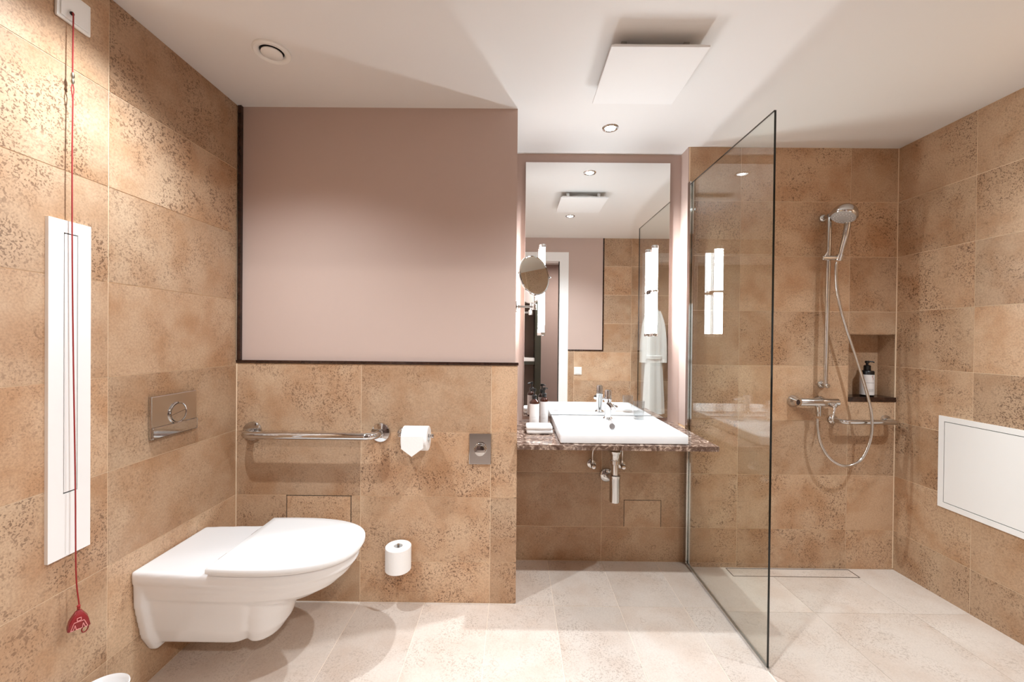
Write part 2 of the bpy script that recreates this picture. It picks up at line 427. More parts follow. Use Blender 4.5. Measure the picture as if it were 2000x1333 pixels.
# entrance wall with the doorway the photograph is taken from
DX0, DX1, DZ = -0.92, 0.497, 2.08
we = structure('wall_entrance', slab('y', (XL - .1, XR + .1, -.1, ZC + .05), YE - .12, YE - TP, holes=[(DX0, DX1, -.11, DZ)]), GROUT, 'entrance wall with doorway, mauve paint and limestone, seen in the mirror', 'wall')
PX1 = 0.935
EH = [(DX0 - .08, DX1 + .08, -1, DZ + .08), (-1.15, PX1 + .014, ZTRIM, ZC + 1)]
tiles(we, 'y', (XL, XR, 0, ZC), [0.64, 1.24, 1.84], ROWS, YE - TP, YE, TILE, holes=EH)
finish('painted_panel', slab('y', (-1.15, PX1, ZTRIM + .012, ZC), YE - TP, YE + .001, holes=[(DX0 - .07, DX1 + .07, -1, DZ + .07)]), PAINT, we)
structure('trim_3', box(DX1 + .075, PX1, YE, YE + .006, ZTRIM, ZTRIM + .013, .001), DARKMARBLE, 'dark marble strip under the mauve paint beside the doorway', 'trim')
structure('trim_4', box(PX1, PX1 + .014, YE, YE + .006, ZTRIM, ZC - .001, .001), DARKMARBLE, 'upright dark marble strip beside the tiles on the entrance wall', 'trim')
dr = thing('door_1', (0, YE, 0), 'white painted door frame of the entrance, seen in the mirror', 'door frame'); dr['kind'] = 'structure'
finish('casing', slab('y', (DX0 - .075, DX1 + .075, 0, DZ + .075), YE + .001, YE + .006, holes=[(DX0, DX1, -1, DZ)]), WHITE, dr)
finish('jamb', slab('x', (YE - .12, YE + .001, 0, DZ), DX1 - .018, DX1), WHITE, dr)
finish('jamb', slab('x', (YE - .12, YE + .001, 0, DZ), DX0, DX0 + .018), WHITE, dr)
finish('head', slab('z', (DX0 + .018, DX1 - .018, YE - .12, YE + .001), DZ - .018, DZ), WHITE, dr)
finish('seal', box(DX1 - .026, DX1 - .018, YE - .045, YE - .037, 0, DZ - .018), BLACK, dr)
finish('hall_paint', slab('y', (XL - .1, XR + .1, 0, 2.42), YE - .124, YE - .1201, holes=[(DX0, DX1, -1, DZ)]), HALLM, we)

# hallway behind the doorway
HX0, HX1, HY0, HYE = -1.3, 1.3, -1.7, YE - .12
structure('floor_hall', slab('z', (HX0 - .1, HX1 + .1, HY0 - .1, HYE), -.12, 0), HALLFL, 'brown hallway floor outside the bathroom door', 'floor')
structure('ceiling_hall', slab('z', (HX0 - .1, HX1 + .1, HY0 - .1, HYE), 2.4, 2.5), CEIL, 'white hallway ceiling outside the bathroom door', 'ceiling')
structure('wall_hall_rear', slab('y', (HX0 - .1, HX1 + .1, -.1, 2.5), HY0 - .1, HY0), HALLM, 'dusky mauve rear wall of the hallway', 'wall')
structure('wall_hall_left', slab('x', (HY0, HYE, -.1, 2.5), HX0 - .1, HX0), HALLM, 'dusky mauve hallway side wall left of the door', 'wall')
structure('wall_hall_right', slab('x', (HY0, HYE, -.1, 2.5), HX1, HX1 + .1), HALLM, 'dusky mauve hallway side wall right of the door', 'wall')
dl = thing('door_2', (DX0, YE - .12, 0), 'mauve bathroom door leaf standing open into the hallway', 'door'); dl['kind'] = 'structure'
lf = finish('leaf', box(DX0 - .044, DX0 - .004, YE - 1.09, YE - .13, .01, DZ - .02, .002), DOORM, dl)
finish('handle', tube(smooth_path([(DX0 - .004, YE - 1.03, 1.03), (DX0 + .04, YE - 1.03, 1.03), (DX0 + .05, YE - 1.02, 1.03), (DX0 + .05, YE - .92, 1.03)], 5), .009), STEEL, lf)
wd = thing('wardrobe', (0.22, HY0, 0), 'dark hallway wardrobe with a white shelf, reflected at the mirror edge', 'wardrobe')
finish('post', box(0.31, 0.40, HY0 + .002, HY0 + .40, 0, 2.2, .004), DARKWOOD, wd)
finish('back_panel', box(-.30, 0.31, HY0 + .002, HY0 + .03, 0, 2.2, .003), mat('taupe_panel', (126, 106, 94), .6, noise=.04), wd)
finish('shelf', box(-.30, 0.31, HY0 + .03, HY0 + .38, 0.90, 0.95, .003), WHITE, wd)
finish('shelf_edge', box(-.30, 0.31, HY0 + .34, HY0 + .38, 0.85, 0.899, .003), DARKWOOD, wd)
hl = thing('hall_fill_lamp', (0.65, -.8, 2.4), 'unseen round hallway ceiling lamp, added to light the hallway', 'lamp')  # unseen lamp, added to brighten the hallway that the mirror reflects
finish('rim', lathe([(.09, 0), (.09, .02), (.08, .022), (.08, 0)], (.65, -.8, 2.4), (0, 0, -1), 32, cap=False), STEEL, hl, True)
finish('diffuser', lathe([(0, .02), (.079, .018)], (.65, -.8, 2.4), (0, 0, -1), 32, cap=False), emit_mat('hall_fill_glow', (1, .97, .93), 520.0), hl)

# ------------------------------------------------------------------ ceiling fittings
WHERE = ['small round chrome-rimmed ceiling downlight above the vanity mirror', 'round ceiling downlight in front of the vanity, seen in the mirror',
         'round ceiling downlight above the toilet, above the frame', 'round ceiling downlight over the shower, above the frame']
for i, (x, y, rel) in enumerate(DOWNLIGHTS):
    t = thing('ceiling_downlight', (x, y, ZC), WHERE[i], 'downlight', 'ceiling downlights')
    finish('rim', lathe([(.026, -.001), (.026, .002), (.030, .005), (.038, .004), (.041, 0)], (x, y, ZC), (0, 0, -1), 36, cap=False), CHROME, t, True)
    finish('lens', lathe([(0, .0025), (.026, .0015)], (x, y, ZC), (0, 0, -1), 28, cap=False), LENS, t)
    ld = bpy.data.lights.new('downlight_beam', 'SPOT'); ld.energy = DOWNLIGHT_W * rel; ld.color = LIGHT_COL; ld.shadow_soft_size = 0.02
    ld.spot_size = math.radians(132); ld.spot_blend = 1.0
    lo = bpy.data.objects.new('downlight_beam', ld); COL.objects.link(lo); lo.parent = t; lo.location = (0, 0, -.014)

t = thing('ceiling_vent_panel', (0.499, 1.58, ZC), 'square white ceiling panel hanging below its dark air gap', 'vent')
finish('panel', box(.328, .670, 1.408, 1.750, ZC - .056, ZC - .048, .0015), MATTW, t)
finish('tray', box(.340, .658, 1.420, 1.738, ZC - .048, ZC - .038, .001), PLASTIC, t)
for x in (.375, .60):
    for y in (1.46, 1.68): finish('spacer', box(x, x + .02, y, y + .02, ZC - .038, ZC - .0005), STEEL, t)
finish('collar', lathe([(.10, 0), (.10, .037)], (.499, 1.58, ZC - .0005), (0, 0, -1), 40), PLASTIC, t, True)

t = thing('round_air_valve', (-.919, 1.521, ZC), 'round white air valve in the ceiling above the toilet', 'vent')
finish('ring', lathe([(.064, 0), (.064, .006), (.060, .011), (.050, .011), (.043, .006), (.041, 0)], (-.919, 1.521, ZC), (0, 0, -1), 48, cap=False), PLASTIC, t, True)
finish('throat', lathe([(0, .0008), (.043, .0008)], (-.919, 1.521, ZC), (0, 0, -1), 40, cap=False), BLACK, t)
finish('disc', lathe([(.008, .0015), (.008, .006), (.036, .007), (.037, .011), (.034, .013), (0, .0135)], (-.919, 1.521, ZC), (0, 0, -1), 40, cap=False), PLASTIC, t, True)

# ------------------------------------------------------------------ left wall things
t = thing('emergency_pull_cord', (XL, 1.175, 2.17), 'red emergency pull cord with handle hanging from a white wall plate', 'pull cord')
sw = finish('switch_plate', box(XL, XL + .009, 1.128, 1.219, 2.130, 2.222, .003), PLASTIC, t)
finish('rocker', box(XL + .009, XL + .012, 1.136, 1.211, 2.138, 2.214, .002), PLASTIC, sw)
finish('outlet', cyl((XL + .012, 1.162, 2.158), (XL + .016, 1.162, 2.158), .005), BLACKPL, sw)
CX = XL + .022
finish('upper_cord', tube(smooth_path([(XL + .016, 1.161, 2.157), (CX, 1.158, 2.148), (CX, 1.157, 2.06), (CX, 1.1565, 1.985)], 5), .0018, 8), REDCORD, t, True)
finish('link', lathe([(.002, 0), (.004, .004), (.0045, .012), (.0028, .016), (.0028, .02), (.0045, .026), (.002, .034)], (CX, 1.1565, 1.986), (0, 0, -1), 12), BRASS, t, True)
finish('loop', tube(smooth_path([(CX, 1.1565, 1.955), (CX, 1.160, 1.94), (CX, 1.1585, 1.92), (CX, 1.1575, 1.905)], 5), .0013, 8), REDCORD, t, True)
finish('loop', tube(smooth_path([(CX, 1.1565, 1.955), (CX, 1.1535, 1.94), (CX, 1.1555, 1.92), (CX, 1.1575, 1.905)], 5), .0013, 8), REDCORD, t, True)
finish('lower_cord', tube(smooth_path([(CX, 1.1575, 1.908), (CX, 1.156, 1.75), (CX, 1.157, 1.46), (CX + .002, 1.159, 1.15), (CX + .005, 1.162, .82), (CX + .008, 1.162, .55), (CX + .013, 1.165, .46), (CX + .015, 1.166, .441)], 6), .0017, 8), REDCORD, t, True)
hx, hy = CX + .015, 1.163
def tri(w, d, z): return [(hx + s * d - 0 * w, hy + q * w, z) for s, q in ((-1, -1), (1, -1), (1, 1), (-1, 1))]
bm = loft([tri(.0235, .013, .385), tri(.023, .0145, .389), tri(.019, .014, .410), tri(.009, .009, .428), tri(.005, .005, .436)])
bmesh.ops.bevel(bm, geom=bm.edges[:], offset=.002, segments=2, affect='EDGES')
# turn the printed face towards the room
Rz = Matrix.Rotation(math.radians(-38), 3, 'Z')
def turn(bm_):
    for v in bm_.verts:
        p = v.co - Vector((hx, hy, 0)); v.co = Rz @ p + Vector((hx, hy, 0))
    return bm_
hd = finish('handle', turn(bm), REDPL, t, True)
finish('knot', lathe([(.0, 0), (.004, .003), (.003, .008), (.0045, .012), (0, .017)], (hx, hy, .436), (0, 0, 1), 12), REDCORD, hd, True)
finish('ring', tube([(hx + .006, hy + .012 + .009 * math.cos(a), .374 + .010 * math.sin(a)) for a in [i * math.pi / 12 for i in range(25)]], .0016, 8), REDPL, hd, True)
def outline(pts, d):
    P = [(hx + d, hy + y, z) for y, z in pts]; P.append(P[0])
    b_ = None
    for a, c in zip(P, P[1:]): b_ = tube([a, c], .0009, 6, b_)
    return turn(b_)
finish('head_mark', outline([(-.004, .411), (.004, .411), (.004, .419), (-.004, .419)], .0150), PINKLINE, hd)
finish('body_mark', outline([(-.017, .388), (-.010, .4085), (.010, .4085), (.017, .388), (.012, .388), (.008, .401), (.006, .388), (-.006, .388), (-.008, .401), (-.012, .388)], .0152), PINKLINE, hd)

t = thing('wall_flap_panel', (XL, 1.165, 1.08), 'tall narrow white wall panel with an inset flap', 'panel')
finish('frame', slab('x', (1.108, 1.220, .597, 1.561), XL, XL + .010, holes=[(1.146, 1.184, .778, 1.526)]), WHITE, t)
finish('seam', slab('x', (1.146, 1.184, .778, 1.526), XL + .0005, XL + .003), BLACK, t)
finish('flap', box(XL + .003, XL + .0095, 1.1490, 1.1820, .7820, 1.5230, .0008), WHITE, t)

t = thing('flush_plate', (XL, 1.526, .94), 'chrome dual-flush plate on the wall above the toilet', 'flush plate')
finish('plate', box(XL, XL + .012, 1.424, 1.628, .862, 1.016, .003), STEEL, t)
finish('lower_strip', box(XL + .012, XL + .0165, 1.4245, 1.6275, .8625, .905, .004, 3), CHROME, t)
finish('button_ring', lathe([(.041, 0), (.041, .004), (.038, .005), (.036, .003), (.036, 0)], (XL + .012, 1.536, .942), (1, 0, 0), 48, cap=False), CHROME, t, True)
def halfdisc(s):
    n = bmesh.new(); A = [math.radians(12) + s * math.pi + i * math.pi / 24 for i in range(25)]
    o0 = [( .034 * math.cos(a), .034 * math.sin(a)) for a in A]
    off = (-.0008 if s else .0008)
    P = [n.verts.new((XL + .0122, 1.536 + p[0], .942 + p[1] + off)) for p in o0]; Q = [n.verts.new((XL + .0158, 1.536 + p[0] * .97, .942 + p[1] * .97 + off)) for p in o0]
    n.faces.new(P); n.faces.new(Q)
    for i in range(len(P)): j = (i + 1) % len(P); n.faces.new((P[i], P[j], Q[j], Q[i]))
    return n
finish('button', halfdisc(0), STEEL, t); finish('button', halfdisc(1), CHROME, t)

# toilet
TY = 1.527
def dshape(L, w, wb, z, nose=None, x0=0.0, n=28, pw=2.25, rb=0.0):
    nose = nose or min(L * .75, w * 1.75)
    pts = []; xs = L - nose
    k = 6
    for i in range(k): pts.append((x0 + (xs - x0) * i / k, -(wb + (w - wb) * math.sin(i / k * math.pi / 2))))
    for i in range(n + 1):
        a = -math.pi / 2 + math.pi * i / n
        c, s = math.cos(a), math.sin(a)
        pts.append((xs + nose * abs(c) ** (2 / pw), w * (1 if s > 0 else -1) * abs(s) ** (2 / pw)))
    for i in range(k - 1, -1, -1): pts.append((x0 + (xs - x0) * i / k, (wb + (w - wb) * math.sin(i / k * math.pi / 2))))
    return [(XL + .001 + x, TY + y, z) for x, y in pts]
t = thing('toilet', (XL, TY, 0.13), 'white wall-hung toilet with closed lid', 'toilet')
bm = loft([dshape(.700, .184, .166, .432), dshape(.704, .187, .169, .422), dshape(.702, .186, .168, .392), dshape(.692, .180, .164, .386),
           dshape(.678, .175, .158, .362), dshape(.640, .160, .15, .328), dshape(.585, .136, .13, .298), dshape(.51, .105, .105, .272), dshape(.43, .070, .07, .260)])
def rectsec(x1, w, z, r=.03):
    P = []
    for (cx, cy, a0) in ((x1 - r, -w + r, -90), (x1 - r, w - r, 0)):
        for i in range(7): a = math.radians(a0 + 15 * i); P.append((cx + r * math.cos(a), cy + r * math.sin(a)))
    P += [(0, w), (0, -w)]
    return [(XL + .001 + x, TY + y, z) for x, y in P]
loft([rectsec(.40, .150, .40), rectsec(.40, .150, .36), rectsec(.385, .140, .28), rectsec(.37, .122, .20), rectsec(.35, .10, .145, .05), rectsec(.33, .085, .132, .05)], bm)
loft([rectsec(.035, .166, .40, .01), rectsec(.036, .160, .30, .01), rectsec(.036, .135, .18, .01), rectsec(.034, .100, .115, .01)], bm)
def ell(cx, rx, ry, z): return [(XL + cx + rx * math.cos(a), TY - .02 + ry * math.sin(a), z) for a in [2 * math.pi * i / 32 for i in range(32)]]
loft([ell(.395, .092, .115, .32), ell(.395, .086, .108, .25), ell(.388, .074, .095, .19), ell(.376, .054, .075, .145), ell(.368, .030, .045, .130)], bm)
o = finish('bowl', bm, CERAMIC, t, True)
md = o.modifiers.new('r', 'REMESH'); md.mode = 'VOXEL'; md.voxel_size = .0055
ms = o.modifiers.new('s', 'SMOOTH'); ms.iterations = 6; ms.factor = .5
dg = bpy.context.evaluated_depsgraph_get(); dg.update()
me = bpy.data.meshes.new_from_object(o.evaluated_get(dg)); o.modifiers.clear(); o.data = me
for p in me.polygons: p.use_smooth = True
me.materials.clear(); me.materials.append(CERAMIC)
def lidsec(g, z): return [(x, y, z) for x, y, _ in dshape(.722 - g, .197 - g, .193 - g, z, nose=.33, x0=.272 + g, pw=2.4)]
finish('seat', loft([lidsec(.012, .433), lidsec(.006, .434), lidsec(.006, .4385), lidsec(.010, .4395)]), SEATM, t, True)
finish('lid', loft([lidsec(.006, .4395), lidsec(.001, .4415), lidsec(0, .445), lidsec(0, .456), lidsec(.002, .460), lidsec(.007, .4625), lidsec(.03, .4635)]), SEATM, t, True)
for y in (-.09, .09):
    finish('hinge', cyl((XL + .262, TY + y - .02, .441), (XL + .262, TY + y + .02, .441), .008, 16, None, .001), CHROME, t, True)

# white bowl low on the left wall
bx, by, bz = XL + .082, 1.180, .184
t = thing('toilet_brush_holder', (bx, by, bz - .12), 'white round bowl with rim on a black wall bracket, bottom left corner', 'brush holder')
finish('bowl', lathe([(0, -.125), (.04, -.12), (.052, -.08), (.058, -.02), (.066, 0), (.063, .0015), (.055, -.006), (.047, -.03), (.04, -.05), (0, -.055)], (bx, by, bz), (0, 0, 1), 40, cap=False), CERAMIC, t, True)
finish('bracket', box(XL + .001, bx - .050, by - .038, by - .012, bz - .055, bz - .008, .003), BLACKPL, t)
finish('screw', lathe([(0, 0), (.004, .0005), (.005, -.003)], (XL + .02, by - .022, bz - .006), (0, 0, 1), 12, cap=False), CHROME, t, True)

# ------------------------------------------------------------------ partition things
def ubar(x0, x1, z, ywall, out, r, rose, t, rb=.045):
    y = ywall - out
    P = [(x0, ywall - .004, z), (x0, y + rb, z)]
    P += [(x0 + rb - rb * math.cos(a), y + rb - rb * math.sin(a), z) for a in [i * math.pi / 16 for i in range(1, 9)]]
    P += [(x1 - rb + rb * math.sin(a), y + rb - rb * math.cos(a), z) for a in [i * math.pi / 16 for i in range(0, 8)]]
    P += [(x1, y + rb, z), (x1, ywall - .004, z)]
    finish('bar', tube(P, r, 20), CHROME, t, True)
    for x in (x0, x1):
        finish('rosette', lathe([(rose, 0), (rose, .004), (rose * .96, .008), (rose * .6, .012), (r * 1.02, .013)], (x, ywall, z), (0, -1, 0), 40), CHROME, t, True)
t = thing('grab_bar', (-.914, YP, .793), 'polished chrome grab bar on the wall behind the toilet', 'grab bar')
ubar(-1.213, -.615, .793, YP, .085, .0165, .044, t)

t = thing('toilet_roll_holder', (-.527, YP, .79), 'chrome toilet roll arm beside the long grab bar', 'roll holder')
RX0, RX1, RY, RZ, RR = -.488, -.376, 1.802, .787, .054
finish('rosette', lathe([(.021, 0), (.021, .02), (.018, .024), (.010, .03)], (-.512, YP, .797), (0, -1, 0), 32), CHROME, t, True)
finish('arm', tube(smooth_path([(-.512, YP - .02, .797), (-.512, RY + .02, .797), (-.508, RY + .004, .797), (-.49, RY, .797), (-.36, RY, .797)], 6), .0065, 14), CHROME, t, True)
finish('end_knob', lathe([(.0, .0), (.009, .001), (.010, .005), (.009, .010), (0, .012)], (-.364, RY, .797), (1, 0, 0), 20), CHROME, t, True)
t = thing('toilet_roll', (-.432, RY, RZ), 'white toilet roll with pointed folded end on the wall arm', 'toilet roll')
finish('roll', lathe([(.020, 0), (RR - .002, 0), (RR, .002), (RR, RX1 - RX0 - .002), (RR - .002, RX1 - RX0), (.020, RX1 - RX0), (.020, 0)], (RX0, RY, RZ), (1, 0, 0), 48, cap=False), PAPER, t, True)
n = bmesh.new(); sheet = [(RX0 + .004, RZ + .02), (RX1 - .012, RZ + .02), (RX1 - .012, RZ - .030), ((RX0 + RX1) / 2 - .006, RZ - .068), (RX0 + .004, RZ - .034)]
yf = RY - RR - .001
P = [n.verts.new((x, yf, z)) for x, z in sheet]; Q = [n.verts.new((x, yf - .0012, z)) for x, z in sheet]
n.faces.new(P); n.faces.new(Q)
for i in range(5): j = (i + 1) % 5; n.faces.new((P[i], P[j], Q[j], Q[i]))
finish('folded_sheet', n, PAPER, t)

t = thing('spare_roll_holder', (-.51, YP, .19), 'upright chrome spare roll post on the tiled wall near the floor', 'roll holder')
SX, SY, SZ = -.511, 1.812, .193
finish('rosette', lathe([(.020, 0), (.020, .008), (.012, .012)], (SX, YP, .176), (0, -1, 0), 28), CHROME, t, True)
finish('post', tube(smooth_path([(SX, YP - .008, .176), (SX, SY + .02, .176), (SX, SY + .006, .180), (SX, SY, .192), (SX, SY, .305)], 6), .006, 12), CHROME, t, True)
t = thing('spare_toilet_roll', (SX, SY, SZ), 'white spare toilet roll standing on an upright post near the floor', 'toilet roll')
finish('roll', lathe([(.019, 0), (.055, 0), (.057, .002), (.057, .103), (.055, .105), (.019, .105), (.018, 0)], (SX, SY, SZ), (0, 0, 1), 48, cap=False), PAPER, t, True)

t = thing('valve_plate', (-.1515, YP, .722), 'upright chrome plate with a round control knob, right of the toilet roll', 'valve')
finish('plate', box(-.202, -.101, YP - .007, YP, .651, .793, .0012), CHROME, t)
finish('knob', lathe([(.029, 0), (.0295, .004), (.027, .006), (.026, .026), (.024, .030), (.018, .031), (0, .033)], (-.150, YP - .007, .722), (0, -1, 0), 40), CHROME, t, True)

# ------------------------------------------------------------------ vanity
CT, CB, CF = .757, .735, 1.822
BX0, BX1, BY0, BY1, BZ = .217, .803, 1.846, 2.322, .800
HOLE = (.262, .758, 1.886, 2.142)
t = thing('vanity_counter', (.47, 2.08, CB), 'speckled brown marble vanity counter on the wall', 'counter')
bm = slab('z', (XPE, .930, CF, YM), CB, CT, holes=[(HOLE[0], HOLE[1], HOLE[2], HOLE[3])])
finish('slab', bm, COUNTERM, t)

t = thing('washbasin', (.51, 2.08, CT), 'white rectangular ceramic washbasin on the marble counter', 'washbasin')
def rrect(x0, x1, y0, y1, z, r, n=6):
    P = []
    for cx, cy, a0 in ((x1 - r, y1 - r, 0), (x0 + r, y1 - r, 90), (x0 + r, y0 + r, 180), (x1 - r, y0 + r, 270)):
        for i in range(n + 1): a = math.radians(a0 + 90 * i / n); P.append((cx + r * math.cos(a), cy + r * math.sin(a), z))
    return P
bm = loft([rrect(BX0 + .004, BX1 - .004, BY0 + .004, BY1, CT + .0008, .006), rrect(BX0, BX1, BY0, BY1, CT + .005, .007), rrect(BX0, BX1, BY0, BY1, BZ - .004, .007), rrect(BX0 + .0015, BX1 - .0015, BY0 + .0015, BY1 - .0015, BZ - .001, .007), rrect(BX0 + .005, BX1 - .005, BY0 + .005, BY1 - .005, BZ, .007),
           rrect(BX0 + .018, BX1 - .018, BY0 + .018, 2.166, BZ, .03), rrect(BX0 + .026, BX1 - .026, BY0 + .026, 2.160, BZ - .003, .035), rrect(BX0 + .045, BX1 - .045, BY0 + .047, 2.146, BZ - .030, .04),
           rrect(.272, .748, 1.90, 2.136, BZ - .062, .04), rrect(.32, .70, 1.935, 2.115, BZ - .092, .05), rrect(.46, .56, 1.99, 2.07, BZ - .099, .03)])
finish('basin', bm, CERAMIC, t, True)
finish('overflow_ring', lathe([(0, .0), (.0115, .0005), (.0145, .003), (.0150, 0)], (.526, 2.1450, BZ - .0245), (0, -.97, .25), 28, cap=False), mat('shaded_chrome', (112, 102, 98), .45, noise=.04), t, True)  # matte grey disc, darkness of the overflow hole put into its colour
finish('drain_plug', lathe([(.022, 0), (.022, .003), (.019, .005), (0, .006)], (.51, 2.03, BZ - .098), (0, 0, 1), 28), CHROME, t, True)

fx, fy = .520, 2.222
t = thing('basin_faucet', (fx, fy, BZ), 'chrome basin mixer tap standing at the back of the washbasin', 'faucet')
finish('base', lathe([(.026, 0), (.026, .004), (.022, .008), (.0185, .012)], (fx, fy, BZ), (0, 0, 1), 32), CHROME, t, True)
finish('column', lathe([(.0185, .010), (.0180, .105), (.0195, .107), (.0195, .112)], (fx, fy, BZ), (0, 0, 1), 32), CHROME, t, True)
finish('cap', lathe([(.0185, .113), (.0185, .150), (.0165, .157), (.012, .160), (0, .161)], (fx, fy, BZ), (0, 0, 1), 32), CHROME, t, True)
finish('spout', tube(smooth_path([(fx, fy - .008, BZ + .085), (fx, fy - .06, BZ + .082), (fx, fy - .105, BZ + .076), (fx, fy - .122, BZ + .066)], 6), [.012] * 12 + [.0125] * 7, 16), CHROME, t, True)
finish('lever', tube([(fx + .012, fy, BZ + .078), (fx + .030, fy - .010, BZ + .078), (fx + .040, fy - .016, BZ + .070)], [.008, .009, .007], 14), CHROME, t, True)
finish('lever_tip', lathe([(0, 0), (.009, .002), (.010, .010), (.008, .016), (0, .018)], (fx + .036, fy - .014, BZ + .076), (.5, -.4, -.75), 16), CHROME, t, True)

t = thing('drinking_glass', (.690, 2.223, BZ), 'clear drinking tumbler on the right rear of the washbasin', 'glass')
finish('tumbler', lathe([(0, 0), (.026, 0), (.0275, .002), (.031, .098), (.0302, .0995), (.0294, .098), (.0262, .016), (.024, .012), (0, .011)], (.690, 2.223, BZ + .0004), (0, 0, 1), 40, cap=False), CLEAR, t, True)

def bottle(x, y, label, r, hb, hs, htot, body, rot=0.0):
    t = thing('soap_bottle', (x, y, CT), label, 'bottle', 'pump bottles on the vanity')
    o = (x, y, CT + .0004); A = (0, 0, 1)
    bd = finish('body', lathe([(0, 0), (r - .003, 0), (r, .003), (r, hb), (r * .9, hb + .006), (r * .55, hs - .004), (.0115, hs)], o, A, 32), body, t, True)
    finish('label', lathe([(r + .0004, .012), (r + .0004, hb - .008)], o, A, 32, cap=False), LABELM, bd, True)
    for k, (zz, w) in enumerate(((.45, 50), (.32, 34), (.28, 34))):
        n_ = bmesh.new(); A0 = math.radians(-100); vs = []
        for i in range(6):
            a = A0 + math.radians(w) * (i / 5 - .5)
            vs.append([n_.verts.new((x + (r + .0008) * math.cos(a), y + (r + .0008) * math.sin(a), CT + hb * zz + q)) for q in (0, .0012)])
        for a, c in zip(vs, vs[1:]): n_.faces.new((a[0], c[0], c[1], a[1]))
        finish('print_line', n_, PRINTPALE, bd)
    finish('pump_collar', lathe([(.012, hs - .002), (.0135, hs), (.0135, hs + .018), (.012, hs + .02), (.005, hs + .021)], o, A, 24), BLACKPL, t, True)
    pt = hs + .021
    finish('pump_stem', cyl((x, y, CT + pt), (x, y, CT + htot - .012), .0045, 12), BLACKPL, t, True)
    c, s = math.cos(rot), math.sin(rot)
    bm = lathe([(.009, htot - .014), (.010, htot - .010), (.009, htot), (0, htot)], o, A, 20)
    ph = finish('pump_head', bm, BLACKPL, t, True)
    finish('nozzle', tube([(x, y, CT + htot - .006), (x + .022 * c, y + .022 * s, CT + htot - .006), (x + .027 * c, y + .027 * s, CT + htot - .010)], .0038, 10), BLACKPL, ph, True)
bottle(.113, 2.165, 'amber pump bottle with white label behind the folded towels, left one', .026, .140, .158, .212, AMBER, 2.6)
bottle(.171, 2.243, 'amber pump bottle with white label nearest the washbasin and mirror', .022, .140, .158, .210, AMBER, 0.8)

t = thing('folded_towel', (.13, 2.075, CT), 'folded white face cloth stack on the counter beside the basin', 'towel')
def cloth(x0, x1, y0, y1, z0, z1, seed):
    bm = box(x0, x1, y0, y1, z0, z1, (z1 - z0) * .42, 4)
    bmesh.ops.subdivide_edges(bm, edges=[e for e in bm.edges if e.calc_length() > .02], cuts=6, use_grid_fill=True)
    rnd = random.Random(seed)
    for v in bm.verts: v.co.z += .0012 * math.sin(v.co.x * 60 + seed) * math.sin(v.co.y * 70 + seed * 2)
    return bm
finish('lower_fold', cloth(.068, .200, 2.018, 2.105, CT + .0015, CT + .022, 1), TOWELM, t, True)
finish('upper_fold', cloth(.066, .198, 2.016, 2.107, CT + .0205, CT + .043, 2), TOWELM, t, True)

# plumbing below the counter
px, py = .520, 2.055
t = thing('bottle_trap', (px, py, .41), 'chrome bottle trap hanging below the counter', 'drain trap')
finish('top_nut', lathe([(.034, .729), (.034, .722), (.027, .712), (.024, .700), (.024, .684), (.026, .682), (.026, .664), (.020, .660)], (px, py, -.058), (0, 0, 1), 32), CHROME, t, True)
finish('inlet_pipe', cyl((px, py, .535), (px, py, .612), .0185), CHROME, t, True)
finish('bottle', lathe([(.025, .548), (.028, .546), (.028, .531), (.0265, .529), (.0265, .415), (.025, .410), (0, .409)], (px, py, 0), (0, 0, 1), 36), CHROME, t, True)
finish('outlet_pipe', tube(smooth_path([(px, py + .02, .512), (px + .002, py + .08, .508), (px + .003, YS - .01, .484)], 6), .016, 20), STEEL, t, True)
finish('rosette', lathe([(.037, 0), (.036, .008), (.028, .014), (.017, .016)], (.522, YS, .482), (0, -1, 0), 36), CHROME, t, True)
for x, lab in ((.438, 'chrome angle valve left of the bottle trap under the counter'), (.600, 'chrome angle valve right of the bottle trap under the counter')):
    t = thing('angle_valve', (x, YS, .545), lab, 'valve', 'angle valves under the basin')
    finish('rosette', lathe([(.025, 0), (.024, .006), (.016, .010)], (x, YS, .545), (0, -1, 0), 28), CHROME, t, True)
    finish('body', cyl((x, YS - .008, .545), (x, YS - .050, .545), .010, 20), CHROME, t, True)
    finish('handwheel', lathe([(.010, 0), (.0125, .003), (.0125, .016), (.010, .019), (0, .020)], (x, YS - .050, .545), (0, -1, 0), 20), CHROME, t, True)
    finish('outlet', cyl((x, YS - .034, .552), (x, YS - .034, .575), .008, 16), CHROME, t, True)
    finish('hose', tube(smooth_path([(x, YS - .034, .573), (x, YS - .036, .62), (x + (.52 - x) * .15, YS - .06, .680), (x + (.52 - x) * .3, YS - .08, .734)], 6), .0045, 10), STEEL, t, True)

